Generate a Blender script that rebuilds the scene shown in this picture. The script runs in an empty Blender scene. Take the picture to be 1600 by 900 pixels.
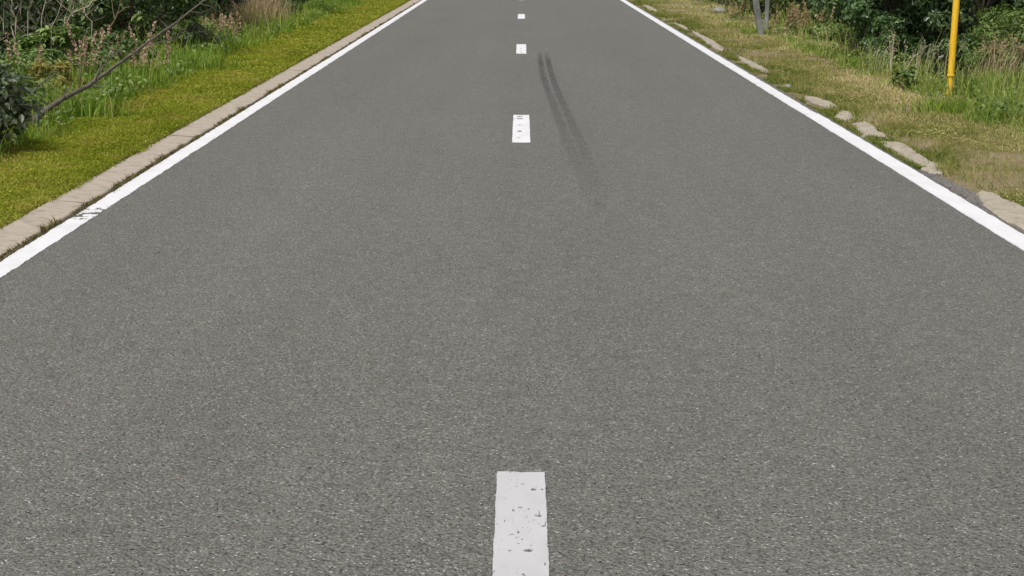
import bpy, math, random
import numpy as np
from mathutils import Vector, Matrix

S = bpy.context.scene
COL = S.collection
rng = np.random.RandomState(7)
random.seed(7)
R = math.radians

# ------------------------------------------------------------------ camera
F_PX, H = 3000.0, 1.665                       # focal length for a 1600 px wide frame, eye height
PITCH = math.atan(546.0 / F_PX)               # looking slightly down the road
YAW = math.atan(14.5 / F_PX)
cam_d = bpy.data.cameras.new('camera')
cam_d.sensor_width = 36.0
cam_d.lens = F_PX / 1600 * 36.0
cam_d.clip_start, cam_d.clip_end = 0.05, 3000
cam = bpy.data.objects.new('camera', cam_d)
COL.objects.link(cam)
cam.location = (0, 0, H)
cam.rotation_euler = (math.pi / 2 - PITCH, 0, YAW)
S.camera = cam
CAM_ROT = cam.rotation_euler.to_matrix()


def ground(px, py, z=0.0):
    """point of the road plane seen at a pixel of the photograph (used to measure the place)"""
    d = CAM_ROT @ Vector(((px - 800) / F_PX, (450 - py) / F_PX, -1))
    t = (z - H) / d.z
    return (d.x * t, d.y * t)


def at(px, py, Y):
    d = CAM_ROT @ Vector(((px - 800) / F_PX, (450 - py) / F_PX, -1))
    t = Y / d.y
    return Vector((d.x * t, Y, H + d.z * t))


# ------------------------------------------------------------------ light
SUN_EL, SUN_AZ = R(56), R(204)                # azimuth clockwise from +Y: behind the camera, to the left
w = bpy.data.worlds.new('World')
S.world = w
w.use_nodes = True
nt = w.node_tree
nt.nodes.clear()
sky = nt.nodes.new('ShaderNodeTexSky')
sky.sky_type = 'NISHITA'
sky.sun_disc = False
sky.sun_elevation = SUN_EL
sky.sun_rotation = SUN_AZ
sky.dust_density = 4.0
sky.ozone_density = 0.6
hs = nt.nodes.new('ShaderNodeHueSaturation')   # thin cloud: a whiter sky
hs.inputs['Saturation'].default_value = 0.35
bg = nt.nodes.new('ShaderNodeBackground')
bg.inputs['Strength'].default_value = 0.105
wo = nt.nodes.new('ShaderNodeOutputWorld')
nt.links.new(sky.outputs[0], hs.inputs['Color'])
nt.links.new(hs.outputs[0], bg.inputs['Color'])
nt.links.new(bg.outputs[0], wo.inputs[0])

sun_d = bpy.data.lights.new('sun', 'SUN')
sun_d.energy = 2.1
sun_d.angle = R(8)
sun_d.color = (1.0, 0.96, 0.9)
sun = bpy.data.objects.new('sun', sun_d)
COL.objects.link(sun)
sun.location = (-20, -20, 40)
sd = Vector((math.sin(SUN_AZ) * math.cos(SUN_EL), math.cos(SUN_AZ) * math.cos(SUN_EL), math.sin(SUN_EL)))
sun.rotation_euler = sd.to_track_quat('Z', 'Y').to_euler()

S.view_settings.view_transform = 'Standard'
S.view_settings.look = 'None'
S.view_settings.gamma = 1
S.view_settings.exposure = 0.3
S.render.engine = 'CYCLES'


# ------------------------------------------------------------------ helpers
def tag(o, label=None, cat=None, group=None, kind=None):
    if label: o['label'] = label
    if cat: o['category'] = cat
    if group: o['group'] = group
    if kind: o['kind'] = kind
    return o


def empty(name, loc, rz=0.0):
    o = bpy.data.objects.new(name, None)
    o.empty_display_size = 0.2
    o.location = loc
    o.rotation_euler = (0, 0, rz)
    COL.objects.link(o)
    return o


def mesh_obj(name, V, Fs, mat, parent=None, attr=None, smooth=False):
    """one mesh from numpy verts and a list of (n,k) face arrays"""
    me = bpy.data.meshes.new(name)
    V = np.asarray(V, dtype=np.float32)
    if not isinstance(Fs, list): Fs = [Fs]
    Fs = [np.asarray(f, dtype=np.int32) for f in Fs if len(f)]
    loops = np.concatenate([f.ravel() for f in Fs])
    sizes = np.concatenate([np.full(len(f), f.shape[1], dtype=np.int32) for f in Fs])
    starts = np.concatenate([[0], np.cumsum(sizes)[:-1]]).astype(np.int32)
    me.vertices.add(len(V)); me.vertices.foreach_set('co', V.ravel())
    me.loops.add(len(loops)); me.loops.foreach_set('vertex_index', loops)
    me.polygons.add(len(sizes)); me.polygons.foreach_set('loop_start', starts)
    me.update(calc_edges=True)
    me.polygons.foreach_set('use_smooth', np.full(len(sizes), bool(smooth)))
    for k, a in (attr or {}).items():
        at_ = me.attributes.new(k, 'FLOAT', 'POINT')
        at_.data.foreach_set('value', np.asarray(a, dtype=np.float32))
    me.validate()
    me.materials.append(mat)
    o = bpy.data.objects.new(name, me)
    COL.objects.link(o)
    if parent: o.parent = parent
    return o


def hash2(ix, iy, s=0):
    n = (ix.astype(np.int64) * 374761393 + iy.astype(np.int64) * 668265263 + s * 144269) & 0x7fffffff
    n = ((n ^ (n >> 13)) * 1274126177) & 0x7fffffff
    n = n ^ (n >> 16)
    return (n & 0xffff) / 65535.0


def vnoise(x, y, s=0):
    x = np.asarray(x, float); y = np.asarray(y, float)
    ix, iy = np.floor(x), np.floor(y)
    fx, fy = x - ix, y - iy
    fx, fy = fx * fx * (3 - 2 * fx), fy * fy * (3 - 2 * fy)
    a, b = hash2(ix, iy, s), hash2(ix + 1, iy, s)
    c, d = hash2(ix, iy + 1, s), hash2(ix + 1, iy + 1, s)
    return (a * (1 - fx) + b * fx) * (1 - fy) + (c * (1 - fx) + d * fx) * fy


def fbm(x, y, s=0, o=3):
    t, a, n = 0, 0.5, 0
    for k in range(o):
        t = t + a * vnoise(np.asarray(x) * 2 ** k, np.asarray(y) * 2 ** k, s + k); n += a; a *= .5
    return t / n


class MB:
    def __init__(s): s.v, s.f, s.n = [], [], 0

    def add(s, V, Fa):
        s.v.append(np.asarray(V, float)); s.f.append(np.asarray(Fa, int) + s.n); s.n += len(V)

    def tube(s, P, Rd, sides=6, cap=True):
        P = [Vector(p) for p in P]
        V, Fq = [], []
        up = Vector((0.3, 0.2, 1)).normalized()
        for i, p in enumerate(P):
            t = (P[min(i + 1, len(P) - 1)] - P[max(i - 1, 0)]).normalized()
            a = t.cross(up)
            if a.length < .05: a = t.cross(Vector((1, 0, 0)))
            a.normalize(); b = t.cross(a)
            for k in range(sides):
                an = 2 * math.pi * k / sides
                V.append(p + (a * math.cos(an) + b * math.sin(an)) * Rd[i])
        for i in range(len(P) - 1):
            for k in range(sides):
                k2 = (k + 1) % sides
                Fq.append((i * sides + k, i * sides + k2, (i + 1) * sides + k2, (i + 1) * sides + k))
        s.add([tuple(v) for v in V], Fq)
        if cap:
            for i in (0, len(P) - 1):
                ring = [tuple(V[i * sides + k]) for k in range(sides)]
                c = tuple(P[i])
                s.add(ring + [c], [(k, (k + 1) % sides, sides, sides) for k in range(sides)])

    def build(s, name, mat, parent=None, smooth=True):
        V = np.concatenate(s.v); Fa = np.concatenate(s.f)
        tri = Fa[Fa[:, 2] == Fa[:, 3]][:, :3] if Fa.shape[1] == 4 else Fa
        quad = Fa[Fa[:, 2] != Fa[:, 3]] if Fa.shape[1] == 4 else Fa[:0]
        return mesh_obj(name, V, [quad, tri], mat, parent, smooth=smooth)


# ------------------------------------------------------------------ materials
def new_mat(name):
    m = bpy.data.materials.new(name)
    m.use_nodes = True
    t = m.node_tree
    b = t.nodes['Principled BSDF']
    return m, t, b


def N(t, typ, **kw):
    n = t.nodes.new(typ)
    for k, v in kw.items():
        if k in n.inputs: n.inputs[k].default_value = v
        else: setattr(n, k, v)
    return n


def ramp(t, fac, stops, interp='LINEAR'):
    r = t.nodes.new('ShaderNodeValToRGB')
    r.color_ramp.interpolation = interp
    el = r.color_ramp.elements
    while len(el) < len(stops): el.new(0.5)
    for e, (p, c) in zip(el, stops):
        e.position = p
        e.color = (c[0], c[1], c[2], 1) if hasattr(c, '__len__') else (c, c, c, 1)
    t.links.new(fac, r.inputs[0])
    return r.outputs[0]


def mix(t, fac, a, b, blend='MIX'):
    n = t.nodes.new('ShaderNodeMix')
    n.data_type = 'RGBA'; n.blend_type = blend
    for sock, v in ((n.inputs[0], fac), (n.inputs[6], a), (n.inputs[7], b)):
        if hasattr(v, 'is_linked'): t.links.new(v, sock)
        elif hasattr(v, '__len__'): sock.default_value = (v[0], v[1], v[2], 1)
        else: sock.default_value = v
    return n.outputs[2]


def pos(t, scale=(1, 1, 1)):
    g = t.nodes.new('ShaderNodeNewGeometry')
    mp = t.nodes.new('ShaderNodeMapping')
    mp.inputs['Scale'].default_value = scale
    t.links.new(g.outputs['Position'], mp.inputs['Vector'])
    return mp.outputs[0]


def noise(t, vec, scale, detail=3, rough=.55):
    n = N(t, 'ShaderNodeTexNoise', Scale=scale, Detail=detail, Roughness=rough)
    t.links.new(vec, n.inputs['Vector'])
    return n.outputs[0]


def bump(t, b, h, strength, dist):
    n = N(t, 'ShaderNodeBump', Strength=strength, Distance=dist)
    t.links.new(h, n.inputs['Height'])
    t.links.new(n.outputs[0], b.inputs['Normal'])
    return n


def asphalt_nodes(t, b, dark=1.0):
    p = pos(t)
    vo = N(t, 'ShaderNodeTexVoronoi', Scale=88.0)
    t.links.new(p, vo.inputs['Vector'])
    vf = N(t, 'ShaderNodeTexVoronoi', Scale=165.0)
    t.links.new(p, vf.inputs['Vector'])
    sep = t.nodes.new('ShaderNodeSeparateColor')
    t.links.new(vo.outputs['Color'], sep.inputs[0])
    d = dark
    stone = ramp(t, sep.outputs[0], [(0, (.112 * d, .108 * d, .095 * d)), (.5, (.143 * d, .138 * d, .123 * d)), (1, (.172 * d, .166 * d, .148 * d))])
    sepf = t.nodes.new('ShaderNodeSeparateColor')
    t.links.new(vf.outputs['Color'], sepf.inputs[0])
    fine = ramp(t, sepf.outputs[1], [(0, .58), (.5, 1.0), (1, 1.40)])
    c = mix(t, 1.0, stone, fine, 'MULTIPLY')
    # few small pale stones
    c = mix(t, ramp(t, sepf.outputs[0], [(.968, 0), (.99, .9)]), c, (.50 * d, .49 * d, .46 * d))
    # dark binder between the stones, with the shade inside pits painted into the colour
    gap = noise(t, pos(t, (1, .8, 1)), 72, 2, .6)
    gm = ramp(t, gap, [(.345, 1), (.385, 0)])
    c = mix(t, gm, c, (.014 * d, .014 * d, .013 * d))
    # reddish / ochre single stones
    tint = ramp(t, sep.outputs[2], [(.96, 0), (1, .25)])
    c = mix(t, tint, c, (.20 * d, .135 * d, .10 * d))
    # large, faint tone changes and worn wheel paths
    big = noise(t, pos(t, (1, .25, 1)), .9, 4, .6)
    c = mix(t, 1.0, c, ramp(t, big, [(.3, .95), (.7, 1.05)]), 'MULTIPLY')
    path = noise(t, pos(t, (1, .012, 1)), 1.6, 3, .5)
    c = mix(t, 1.0, c, ramp(t, path, [(.3, (.955, .955, .955)), (.7, (1.045, 1.045, 1.045))]), 'MULTIPLY')
    mid = noise(t, p, 9, 3, .6)
    c = mix(t, 1.0, c, ramp(t, mid, [(.25, .88), (.75, 1.12)]), 'MULTIPLY')
    b.inputs['Roughness'].default_value = .8
    b.inputs['Specular IOR Level'].default_value = .45
    inv = N(t, 'ShaderNodeMath', operation='MULTIPLY_ADD')
    t.links.new(vo.outputs['Distance'], inv.inputs[0])
    inv.inputs[1].default_value = -.6
    t.links.new(gap, inv.inputs[2])
    bump(t, b, inv.outputs[0], 1.0, .012)
    return c


def m_asphalt():
    m, t, b = new_mat('asphalt')
    t.links.new(asphalt_nodes(t, b), b.inputs['Base Color'])
    return m


def m_skid():
    m, t, b = new_mat('tyre_rubber_on_asphalt')
    t.links.new(asphalt_nodes(t, b, .60), b.inputs['Base Color'])
    a = N(t, 'ShaderNodeAttribute', attribute_name='rnd')
    n1 = noise(t, pos(t, (1, .4, 1)), 60, 3, .7)
    k = N(t, 'ShaderNodeMath', operation='MULTIPLY')
    st = noise(t, pos(t, (1, .05, 1)), 75, 3, .6)
    r1 = mix(t, 1, ramp(t, n1, [(.25, .25), (.58, 1)]), ramp(t, st, [(.30, .4), (.58, 1)]), 'MULTIPLY')
    t.links.new(a.outputs['Fac'], k.inputs[0]); t.links.new(r1, k.inputs[1])
    t.links.new(k.outputs[0], b.inputs['Alpha'])
    return m


def m_paint(name, k):
    m, t, b = new_mat(name)
    p = pos(t)
    n1 = noise(t, pos(t, (1, .4, 1)), 6, 5, .65)
    c = ramp(t, n1, [(.25, [v * k * .88 for v in (1, .985, .985)]), (.5, [v * k for v in (1, .988, 1.01)]), (.75, [v * k * 1.07 for v in (1, .985, .985)])])
    n2 = noise(t, p, 160, 2, .6)
    c = mix(t, ramp(t, n2, [(.24, .55), (.34, 0)]), c, (.30, .29, .28))
    t.links.new(c, b.inputs['Base Color'])
    b.inputs['Roughness'].default_value = .6
    bump(t, b, noise(t, p, 110, 3), .25, .003)
    return m


def m_concrete(name, base, dirt):
    m, t, b = new_mat(name)
    p = pos(t)
    n1 = noise(t, p, 3.5, 5, .65)
    c = ramp(t, n1, [(.3, [x * .90 for x in base]), (.7, [x * 1.08 for x in base])])
    n2 = noise(t, p, 70, 3, .65)
    c = mix(t, 1, c, ramp(t, n2, [(.3, .90), (.7, 1.10)]), 'MULTIPLY')
    n3 = noise(t, p, 11, 4, .7)
    c = mix(t, ramp(t, n3, [(.52, 0), (.70, .8)]), c, dirt)
    t.links.new(c, b.inputs['Base Color'])
    b.inputs['Roughness'].default_value = .9
    b.inputs['Specular IOR Level'].default_value = .2
    bump(t, b, n2, .4, .004)
    return m


def m_ground():
    m, t, b = new_mat('soil_and_thatch')
    g = t.nodes.new('ShaderNodeNewGeometry')
    sp = t.nodes.new('ShaderNodeSeparateXYZ')
    t.links.new(g.outputs['Position'], sp.inputs[0])
    p = g.outputs['Position']
    wob = noise(t, p, 2.2, 4, .6)
    mr = N(t, 'ShaderNodeMath', operation='MULTIPLY_ADD')
    t.links.new(wob, mr.inputs[0]); mr.inputs[1].default_value = 1.2
    t.links.new(sp.outputs['X'], mr.inputs[2])
    off = N(t, 'ShaderNodeMath', operation='MULTIPLY_ADD')
    t.links.new(mr.outputs[0], off.inputs[0]); off.inputs[1].default_value = .05; off.inputs[2].default_value = .47
    fine = noise(t, p, 45, 4, .7)
    moss = ramp(t, fine, [(.25, (.055, .065, .008)), (.5, (.12, .13, .014)), (.75, (.22, .19, .04))])
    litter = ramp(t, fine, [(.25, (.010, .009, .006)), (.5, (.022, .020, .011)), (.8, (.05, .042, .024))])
    dry = ramp(t, fine, [(.25, (.15, .115, .06)), (.5, (.29, .235, .13)), (.8, (.46, .385, .235))])
    patch = noise(t, p, 1.7, 3, .6)
    dry = mix(t, ramp(t, patch, [(.45, 0), (.62, .7)]), dry, moss)
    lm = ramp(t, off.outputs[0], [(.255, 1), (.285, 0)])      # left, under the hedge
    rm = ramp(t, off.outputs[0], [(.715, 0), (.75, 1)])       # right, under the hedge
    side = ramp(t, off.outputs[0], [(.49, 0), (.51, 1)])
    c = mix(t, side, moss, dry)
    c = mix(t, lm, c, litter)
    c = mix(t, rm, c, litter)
    t.links.new(c, b.inputs['Base Color'])
    b.inputs['Roughness'].default_value = 1.0
    b.inputs['Specular IOR Level'].default_value = .1
    bump(t, b, fine, 1.0, .03)
    return m


def m_leaf(name, stops, rough=.42, trans=.25, patch=None, pscale=1.2, spec=.5):
    """leaf or blade: colour from the leaf's own random value, plus patches over the place"""
    m, t, b = new_mat(name)
    a = N(t, 'ShaderNodeAttribute', attribute_name='rnd')
    c = ramp(t, a.outputs['Fac'], stops)
    if patch:
        n = noise(t, pos(t), pscale, 3, .6)
        c = mix(t, ramp(t, n, [(patch[1], 0), (patch[2], patch[3])]), c, patch[0])
    t.links.new(c, b.inputs['Base Color'])
    b.inputs['Roughness'].default_value = rough
    b.inputs['Specular IOR Level'].default_value = spec
    tr = t.nodes.new('ShaderNodeBsdfTranslucent')
    t.links.new(mix(t, 1, c, (1.25, 1.25, .7), 'MULTIPLY'), tr.inputs['Color'])
    ms = t.nodes.new('ShaderNodeMixShader')
    ms.inputs[0].default_value = trans
    t.links.new(b.outputs[0], ms.inputs[1]); t.links.new(tr.outputs[0], ms.inputs[2])
    t.links.new(ms.outputs[0], t.nodes['Material Output'].inputs[0])
    return m


def m_bark(name, c1, c2, sc=25):
    m, t, b = new_mat(name)
    n = noise(t, pos(t, (1, 1, .4)), sc, 4, .65)
    t.links.new(ramp(t, n, [(.3, c1), (.7, c2)]), b.inputs['Base Color'])
    b.inputs['Roughness'].default_value = .85
    b.inputs['Specular IOR Level'].default_value = .2
    bump(t, b, n, .7, .01)
    return m


def m_yellow():
    m, t, b = new_mat('yellow_post_plastic')
    p = pos(t, (1, 1, .35))
    n = noise(t, p, 9, 4, .65)
    c = ramp(t, n, [(.3, (.74, .42, .012)), (.7, (.86, .55, .03))])
    n2 = noise(t, pos(t), 60, 3, .7)
    c = mix(t, ramp(t, n2, [(.56, 0), (.72, .6)]), c, (.36, .22, .05))
    t.links.new(c, b.inputs['Base Color'])
    b.inputs['Roughness'].default_value = .45
    return m


def m_plain(name, c, rough=.7):
    m, t, b = new_mat(name)
    n = noise(t, pos(t), 40, 3, .6)
    t.links.new(ramp(t, n, [(.3, [x * .8 for x in c]), (.7, [min(1, x * 1.15) for x in c])]), b.inputs['Base Color'])
    b.inputs['Roughness'].default_value = rough
    return m


M = {
    'asphalt': m_asphalt(), 'skid': m_skid(), 'paint': m_paint('white_road_paint', .72), 'paint_worn': m_paint('greyed_road_paint', .50),
    'slab': m_concrete('gutter_concrete', (.40, .345, .285), (.22, .19, .135)),
    'broken': m_concrete('broken_concrete', (.375, .33, .265), (.17, .15, .085)),
    'stone': m_concrete('pale_stone', (.25, .25, .22), (.15, .15, .10)),
    'ground': m_ground(),
    'moss_grass': m_leaf('mown_moss_grass', [(0, (.09, .125, .010)), (.45, (.195, .245, .018)), (.8, (.32, .325, .038)), (1, (.54, .49, .16))],
                         .8, .3, ((.36, .27, .07), .52, .68, .65), 1.9, .12),
    'green_grass': m_leaf('tall_green_grass', [(0, (.07, .145, .016)), (.5, (.16, .275, .028)), (.85, (.28, .38, .055)), (1, (.52, .48, .20))],
                          .7, .3, ((.26, .20, .06), .52, .68, .6), 1.1, .15),
    'right_grass': m_leaf('dry_mown_grass', [(0, (.08, .12, .02)), (.4, (.195, .225, .055)), (.75, (.38, .335, .15)), (1, (.68, .58, .36))],
                          .8, .3, ((.40, .31, .16), .53, .68, .65), 1.3, .1),
    'right_tall': m_leaf('verge_grass', [(0, (.07, .135, .02)), (.45, (.17, .265, .04)), (.8, (.30, .37, .085)), (1, (.55, .50, .26))],
                         .7, .3, ((.28, .24, .10), .52, .7, .6), 1.1, .15),
    'joint_weed': m_leaf('withered_joint_weed', [(0, (.06, .055, .015)), (.5, (.12, .105, .035)), (1, (.24, .19, .09))], .8, .2, spec=.1),
    'straw': m_leaf('dry_straw', [(0, (.26, .19, .09)), (.5, (.40, .31, .17)), (1, (.56, .46, .30))], .7, .25),
    'grey_straw': m_leaf('grey_seed_heads', [(0, (.30, .265, .18)), (1, (.66, .60, .46))], .7, .25),
    'pink': m_leaf('faded_pink_flower', [(0, (.22, .13, .095)), (.5, (.41, .29, .21)), (1, (.62, .51, .39))], .85, .25, spec=.1),
    'rust': m_leaf('rusty_seed_heads', [(0, (.17, .11, .045)), (.6, (.31, .24, .11)), (1, (.52, .47, .24))], .75, .25),
    'leaf_grey': m_leaf('grey_green_leaf', [(0, (.05, .075, .035)), (.6, (.11, .145, .075)), (1, (.24, .28, .17))], .45, .2),
    'leaf_mid': m_leaf('mid_green_leaf', [(0, (.03, .062, .014)), (.5, (.085, .15, .034)), (.85, (.19, .265, .08)), (1, (.40, .45, .21))], .36, .25),
    'leaf_bright': m_leaf('bright_green_leaf', [(0, (.05, .10, .018)), (.5, (.13, .22, .045)), (1, (.34, .43, .15))], .4, .3),
    'leaf_dark': m_leaf('dark_green_leaf', [(0, (.014, .034, .009)), (.55, (.036, .07, .019)), (.9, (.09, .14, .042)), (1, (.24, .28, .13))], .34, .2),
    'leaf_blue': m_leaf('deep_green_leaf', [(0, (.018, .05, .014)), (.55, (.053, .11, .03)), (.9, (.13, .21, .065)), (1, (.32, .39, .18))], .34, .22),
    'leaf_weed': m_leaf('weed_leaf', [(0, (.06, .11, .018)), (.5, (.14, .215, .04)), (1, (.33, .38, .14))], .5, .3),
    'leaf_yellow': m_leaf('yellow_green_frond', [(0, (.16, .14, .03)), (.5, (.27, .23, .055)), (1, (.40, .34, .10))], .55, .3),
    'bark_dark': m_bark('dark_bark', (.03, .023, .017), (.10, .08, .06)),
    'bark_fallen': m_bark('fallen_branch_bark', (.05, .038, .03), (.21, .18, .14), 40),
    'bark_pale': m_bark('pale_dead_bark', (.20, .165, .115), (.42, .36, .28)),
    'bark_brown': m_bark('brown_twig_bark', (.12, .09, .05), (.25, .20, .12)),
    'wood_grey': m_bark('weathered_grey_wood', (.10, .11, .10), (.235, .245, .225), 14),
    'yellow': m_yellow(),
    'petal_white': m_plain('white_petal', (.8, .8, .76)),
    'petal_yellow': m_plain('yellow_petal', (.75, .55, .03)),
    'soil': m_concrete('dark_joint_soil', (.085, .07, .045), (.05, .055, .015)),
    'gravel': m_concrete('gravel_stone', (.17, .16, .15), (.07, .065, .055)),
    'green_stem': m_plain('green_stem', (.14, .19, .05)),
}

# ------------------------------------------------------------------ the lie of the land
LX0, LX1 = -2.722, -2.592        # left edge line
RX0, RX1 = 2.718, 2.868          # right edge line
ROAD_L, ROAD_R = -2.79, 2.905


def height(x, y):
    x = np.asarray(x, float); y = np.asarray(y, float)
    inside = (x > -2.95) & (x < 2.885)
    n = (fbm(x * 1.3, y * 1.3, 3) - .5) * .07 + (fbm(x * 6, y * 6, 9) - .5) * .03
    left = np.clip((-x - 3.0) / .25, 0, 1) * .03 + np.clip((-x - 3.8) / 2.5, 0, 1) * .10
    right = np.clip((x - 3.0) / .5, 0, 1) * .03 + np.clip((x - 4.2) / 2.5, 0, 1) * .06
    ramp_ = np.clip((np.abs(x) - 2.95) / .5, 0, 1)
    z = np.where(x < 0, left, right) + n * ramp_ + np.where(x > 0, -.004, .004)
    return np.where(inside, -.05, z)


xs = np.concatenate([[-900, -300, -100, -40, -20, -12], np.arange(-9, -3.3, .15), np.arange(-3.3, -2.98, .04), [-2.96, -2.94],
                     [-1.5, 0, 1.5], [2.875, 2.89, 2.93, 2.97], np.arange(3.0, 3.5, .04), np.arange(3.5, 9, .15), [12, 20, 40, 100, 300, 900]])
ys = np.concatenate([[-300, -100, -40, -15, -5, 0, 4], np.arange(6, 60, .15), np.arange(60, 100, 2), [120, 200, 400, 900, 2000]])
gx, gy = np.meshgrid(xs, ys)
gz = height(gx, gy)
V = np.stack([gx, gy, gz], -1).reshape(-1, 3)
nx, ny = len(xs), len(ys)
ii = (np.arange(ny - 1)[:, None] * nx + np.arange(nx - 1)[None]).ravel()
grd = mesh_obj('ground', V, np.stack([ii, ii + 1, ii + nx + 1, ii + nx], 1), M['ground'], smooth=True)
tag(grd, 'grassy earth verge on both sides of the road', 'ground', kind='structure')

# ------------------------------------------------------------------ road, markings, skid marks
yy = np.concatenate([[-40], np.arange(2, 62, .2), [100, 200, 400]])
ex = .0
V, Fq = [], []
for i, y in enumerate(yy):
    jl = (vnoise(y * 2.1, 0, 5) - .5) * .03; jr = (vnoise(y * 2.3, 3, 6) - .5) * .014 + .085 * min(1, max(0, (14.6 - y) / 1.2)) + (.03 * (vnoise(y * 5.3, 3, 8) - .5) if y < 14 else 0)
    V += [(ROAD_L + jl, y, -.08), (ROAD_L + jl, y, 0), (ROAD_R + jr, y, 0), (ROAD_R + jr, y, -.08)]
    if i:
        a = (i - 1) * 4
        for k in range(3): Fq.append((a + k, a + k + 1, a + k + 5, a + k + 4))
road = mesh_obj('road', V, np.array(Fq)[:, ::-1], M['asphalt'])
tag(road, 'straight grey asphalt road with worn stony surface', 'road', kind='structure')


def paint_strip(name, x0, x1, y0, y1, dx, dy, hole=None, jit=.004, thick=.004, base=0.0004, parent=road, seed=1, mat='paint'):
    """thermoplastic marking with thickness; chipped cells are left out"""
    na = max(2, int(round((x1 - x0) / dx))); nb = max(2, int(round((y1 - y0) / dy)))
    X, Y = np.meshgrid(np.linspace(x0, x1, na + 1), np.linspace(y0, y1, nb + 1))
    X = X.copy(); Y = Y.copy()
    for col, k in ((0, 1), (-1, 2)):
        X[:, col] += (fbm(Y[:, col] * 7, X[:, col] * 0, seed + k) - .5) * jit * 2 + (vnoise(Y[:, col] * 70, 0 * Y[:, col], seed + k + 7) - .5) * jit
    for row in (0, -1):
        Y[row] += (vnoise(X[row] * 30, 0 * X[row], seed + 11) - .5) * jit * 6
    cx = (X[:-1, :-1] + X[1:, 1:]) / 2; cy = (Y[:-1, :-1] + Y[1:, 1:]) / 2
    keep = np.ones_like(cx, bool) if hole is None else ~hole(cx, cy)
    top = np.stack([X, Y, np.full_like(X, base + thick)], -1).reshape(-1, 3)
    bot = top.copy(); bot[:, 2] = base
    n1 = na + 1; off = len(top)
    j, i = np.nonzero(keep)
    a = j * n1 + i
    faces = [np.stack([a, a + 1, a + 1 + n1, a + n1], 1)]
    pad = np.zeros((nb + 2, na + 2), bool); pad[1:-1, 1:-1] = keep
    for (dj, di, p, q) in ((-1, 0, 0, 1), (1, 0, 1 + n1, n1), (0, -1, n1, 0), (0, 1, 1, 1 + n1)):
        mk = keep & ~pad[1 + dj:nb + 1 + dj, 1 + di:na + 1 + di]
        jj, i2 = np.nonzero(mk); a2 = jj * n1 + i2
        faces.append(np.stack([a2 + q, a2 + p, a2 + p + off, a2 + q + off], 1))
    return mesh_obj(name, np.concatenate([top, bot]), faces, M[mat], parent)


def px_blobs(blobs):
    """chips as (px, py, half width px, half height px) measured on the photograph -> metres"""
    out = []
    for (u, v, a, b) in blobs:
        c = ground(u, v); e = ground(u + a, v); g = ground(u, v - b)
        out.append((c[0], c[1], abs(e[0] - c[0]), abs(g[1] - c[1])))
    return out


def chips(blobs, specks=.0, seed=3):
    B = px_blobs(blobs)

    def f(x, y):
        h = np.zeros_like(x, bool)
        wob = (vnoise(x * 220, y * 90, seed) - .5) * .9
        for (bx, by, a, b) in B:
            h |= ((x - bx) / a) ** 2 + ((y - by) / b) ** 2 < 1 + wob
        if specks > 0:
            h |= (vnoise(x * 170, y * 55, seed + 1) > 1 - specks) & (fbm(x * 9, y * 3, seed + 2) > .5)
        return h
    return f


near_chips = [(834, 766.5, 4.5, 1.6), (847.5, 766.5, 2.2, 1.4), (813, 795, 4, 1.3), (802, 799, 1.6, 1.8), (840.5, 807.5, 6, 1.8),
              (849.5, 824, 2, 1.6), (810, 833.5, 2, 1.8), (800, 837, 3.5, .9), (809, 841.5, 3, .8), (816, 844.5, 2, .8),
              (810.5, 851.5, 2.5, .9), (825.5, 862, 7.5, 2.2), (797, 862.5, 4, .9), (817, 758.5, 4, .7), (806, 762, 3, .6),
              (826, 797, 1.2, 1.4), (823, 810, 1.3, .8), (852, 883, 1.5, 2), (771.5, 895, 2, 1.2), (817, 899.5, 2, 1), (838, 763, 1, .8)]
c3 = [(812, 182.5, 4.5, 1.0), (812, 186, 5.5, 1.0), (811.5, 196, 3.5, .7), (812, 205.5, 4, 1.3), (811, 215.5, 2.5, .7)]
c4 = [(813.5, 76, 1.7, .5), (813.5, 79.5, 1.7, .5), (814, 82.5, 1.5, .5)]
Y1 = ground(813, 739)[1]
for k in range(6):
    y1 = Y1 + 12.5 * k
    if k == 0:
        paint_strip('centre_dash', -.0755, .0755, y1 - 1.15, y1, .0021, .0036, chips([(a, b, c * 1.0, d * 1.25) for a, b, c, d in near_chips], .10), jit=.0022, seed=21, mat='paint_worn')
        # the same marking runs on under the camera
    elif k == 1:
        paint_strip('centre_dash', -.075, .075, y1 - 2.5, y1, .006, .02, chips(c3, .03, 9), jit=.0025, seed=31)
    elif k == 2:
        paint_strip('centre_dash', -.075, .075, y1 - 2.5, y1, .01, .05, chips(c4, 0, 12), jit=.003, seed=41)
    else:
        paint_strip('centre_dash', -.075, .075, y1 - 2.5, y1, .05, .1, None, jit=.003, seed=51 + k)


def worn_left(x, y):
    c = ground(122, 336)[1]
    s = np.exp(-((y - c) / .30) ** 2) * .95 + np.exp(-((y - c - 1.2) / .8) ** 2) * .34 + .04
    n = vnoise(x * 34, y * 26, 60) * .6 + vnoise(x * 80, y * 60, 62) * .4
    edge = np.clip((-x - 2.69) / .05, 0, 1) * .10 * vnoise(y * 1.5, x * 0, 66)
    return n > 1 - np.clip((s + edge) * .62, 0, .62)


paint_strip('edge_line', LX0, LX1, 4.0, 20.0, .007, .014, worn_left, jit=.008, seed=71)
paint_strip('edge_line', LX0, LX1, 20.0, 120.0, .07, .12, None, jit=.008, seed=81)
gap_r = ground(1262, 178)[1]
paint_strip('edge_line', RX0, RX1, 4.0, gap_r, .02, .05,
            lambda x, y: (vnoise(x * 60, y * 20, 5) > .93) & (fbm(x * 3, y * 1.2, 6) > .55), jit=.005, seed=91)
paint_strip('edge_line', RX0 - .006, RX1 - .02, gap_r + .02, 120.0, .07, .12, None, jit=.008, seed=99)


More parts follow.
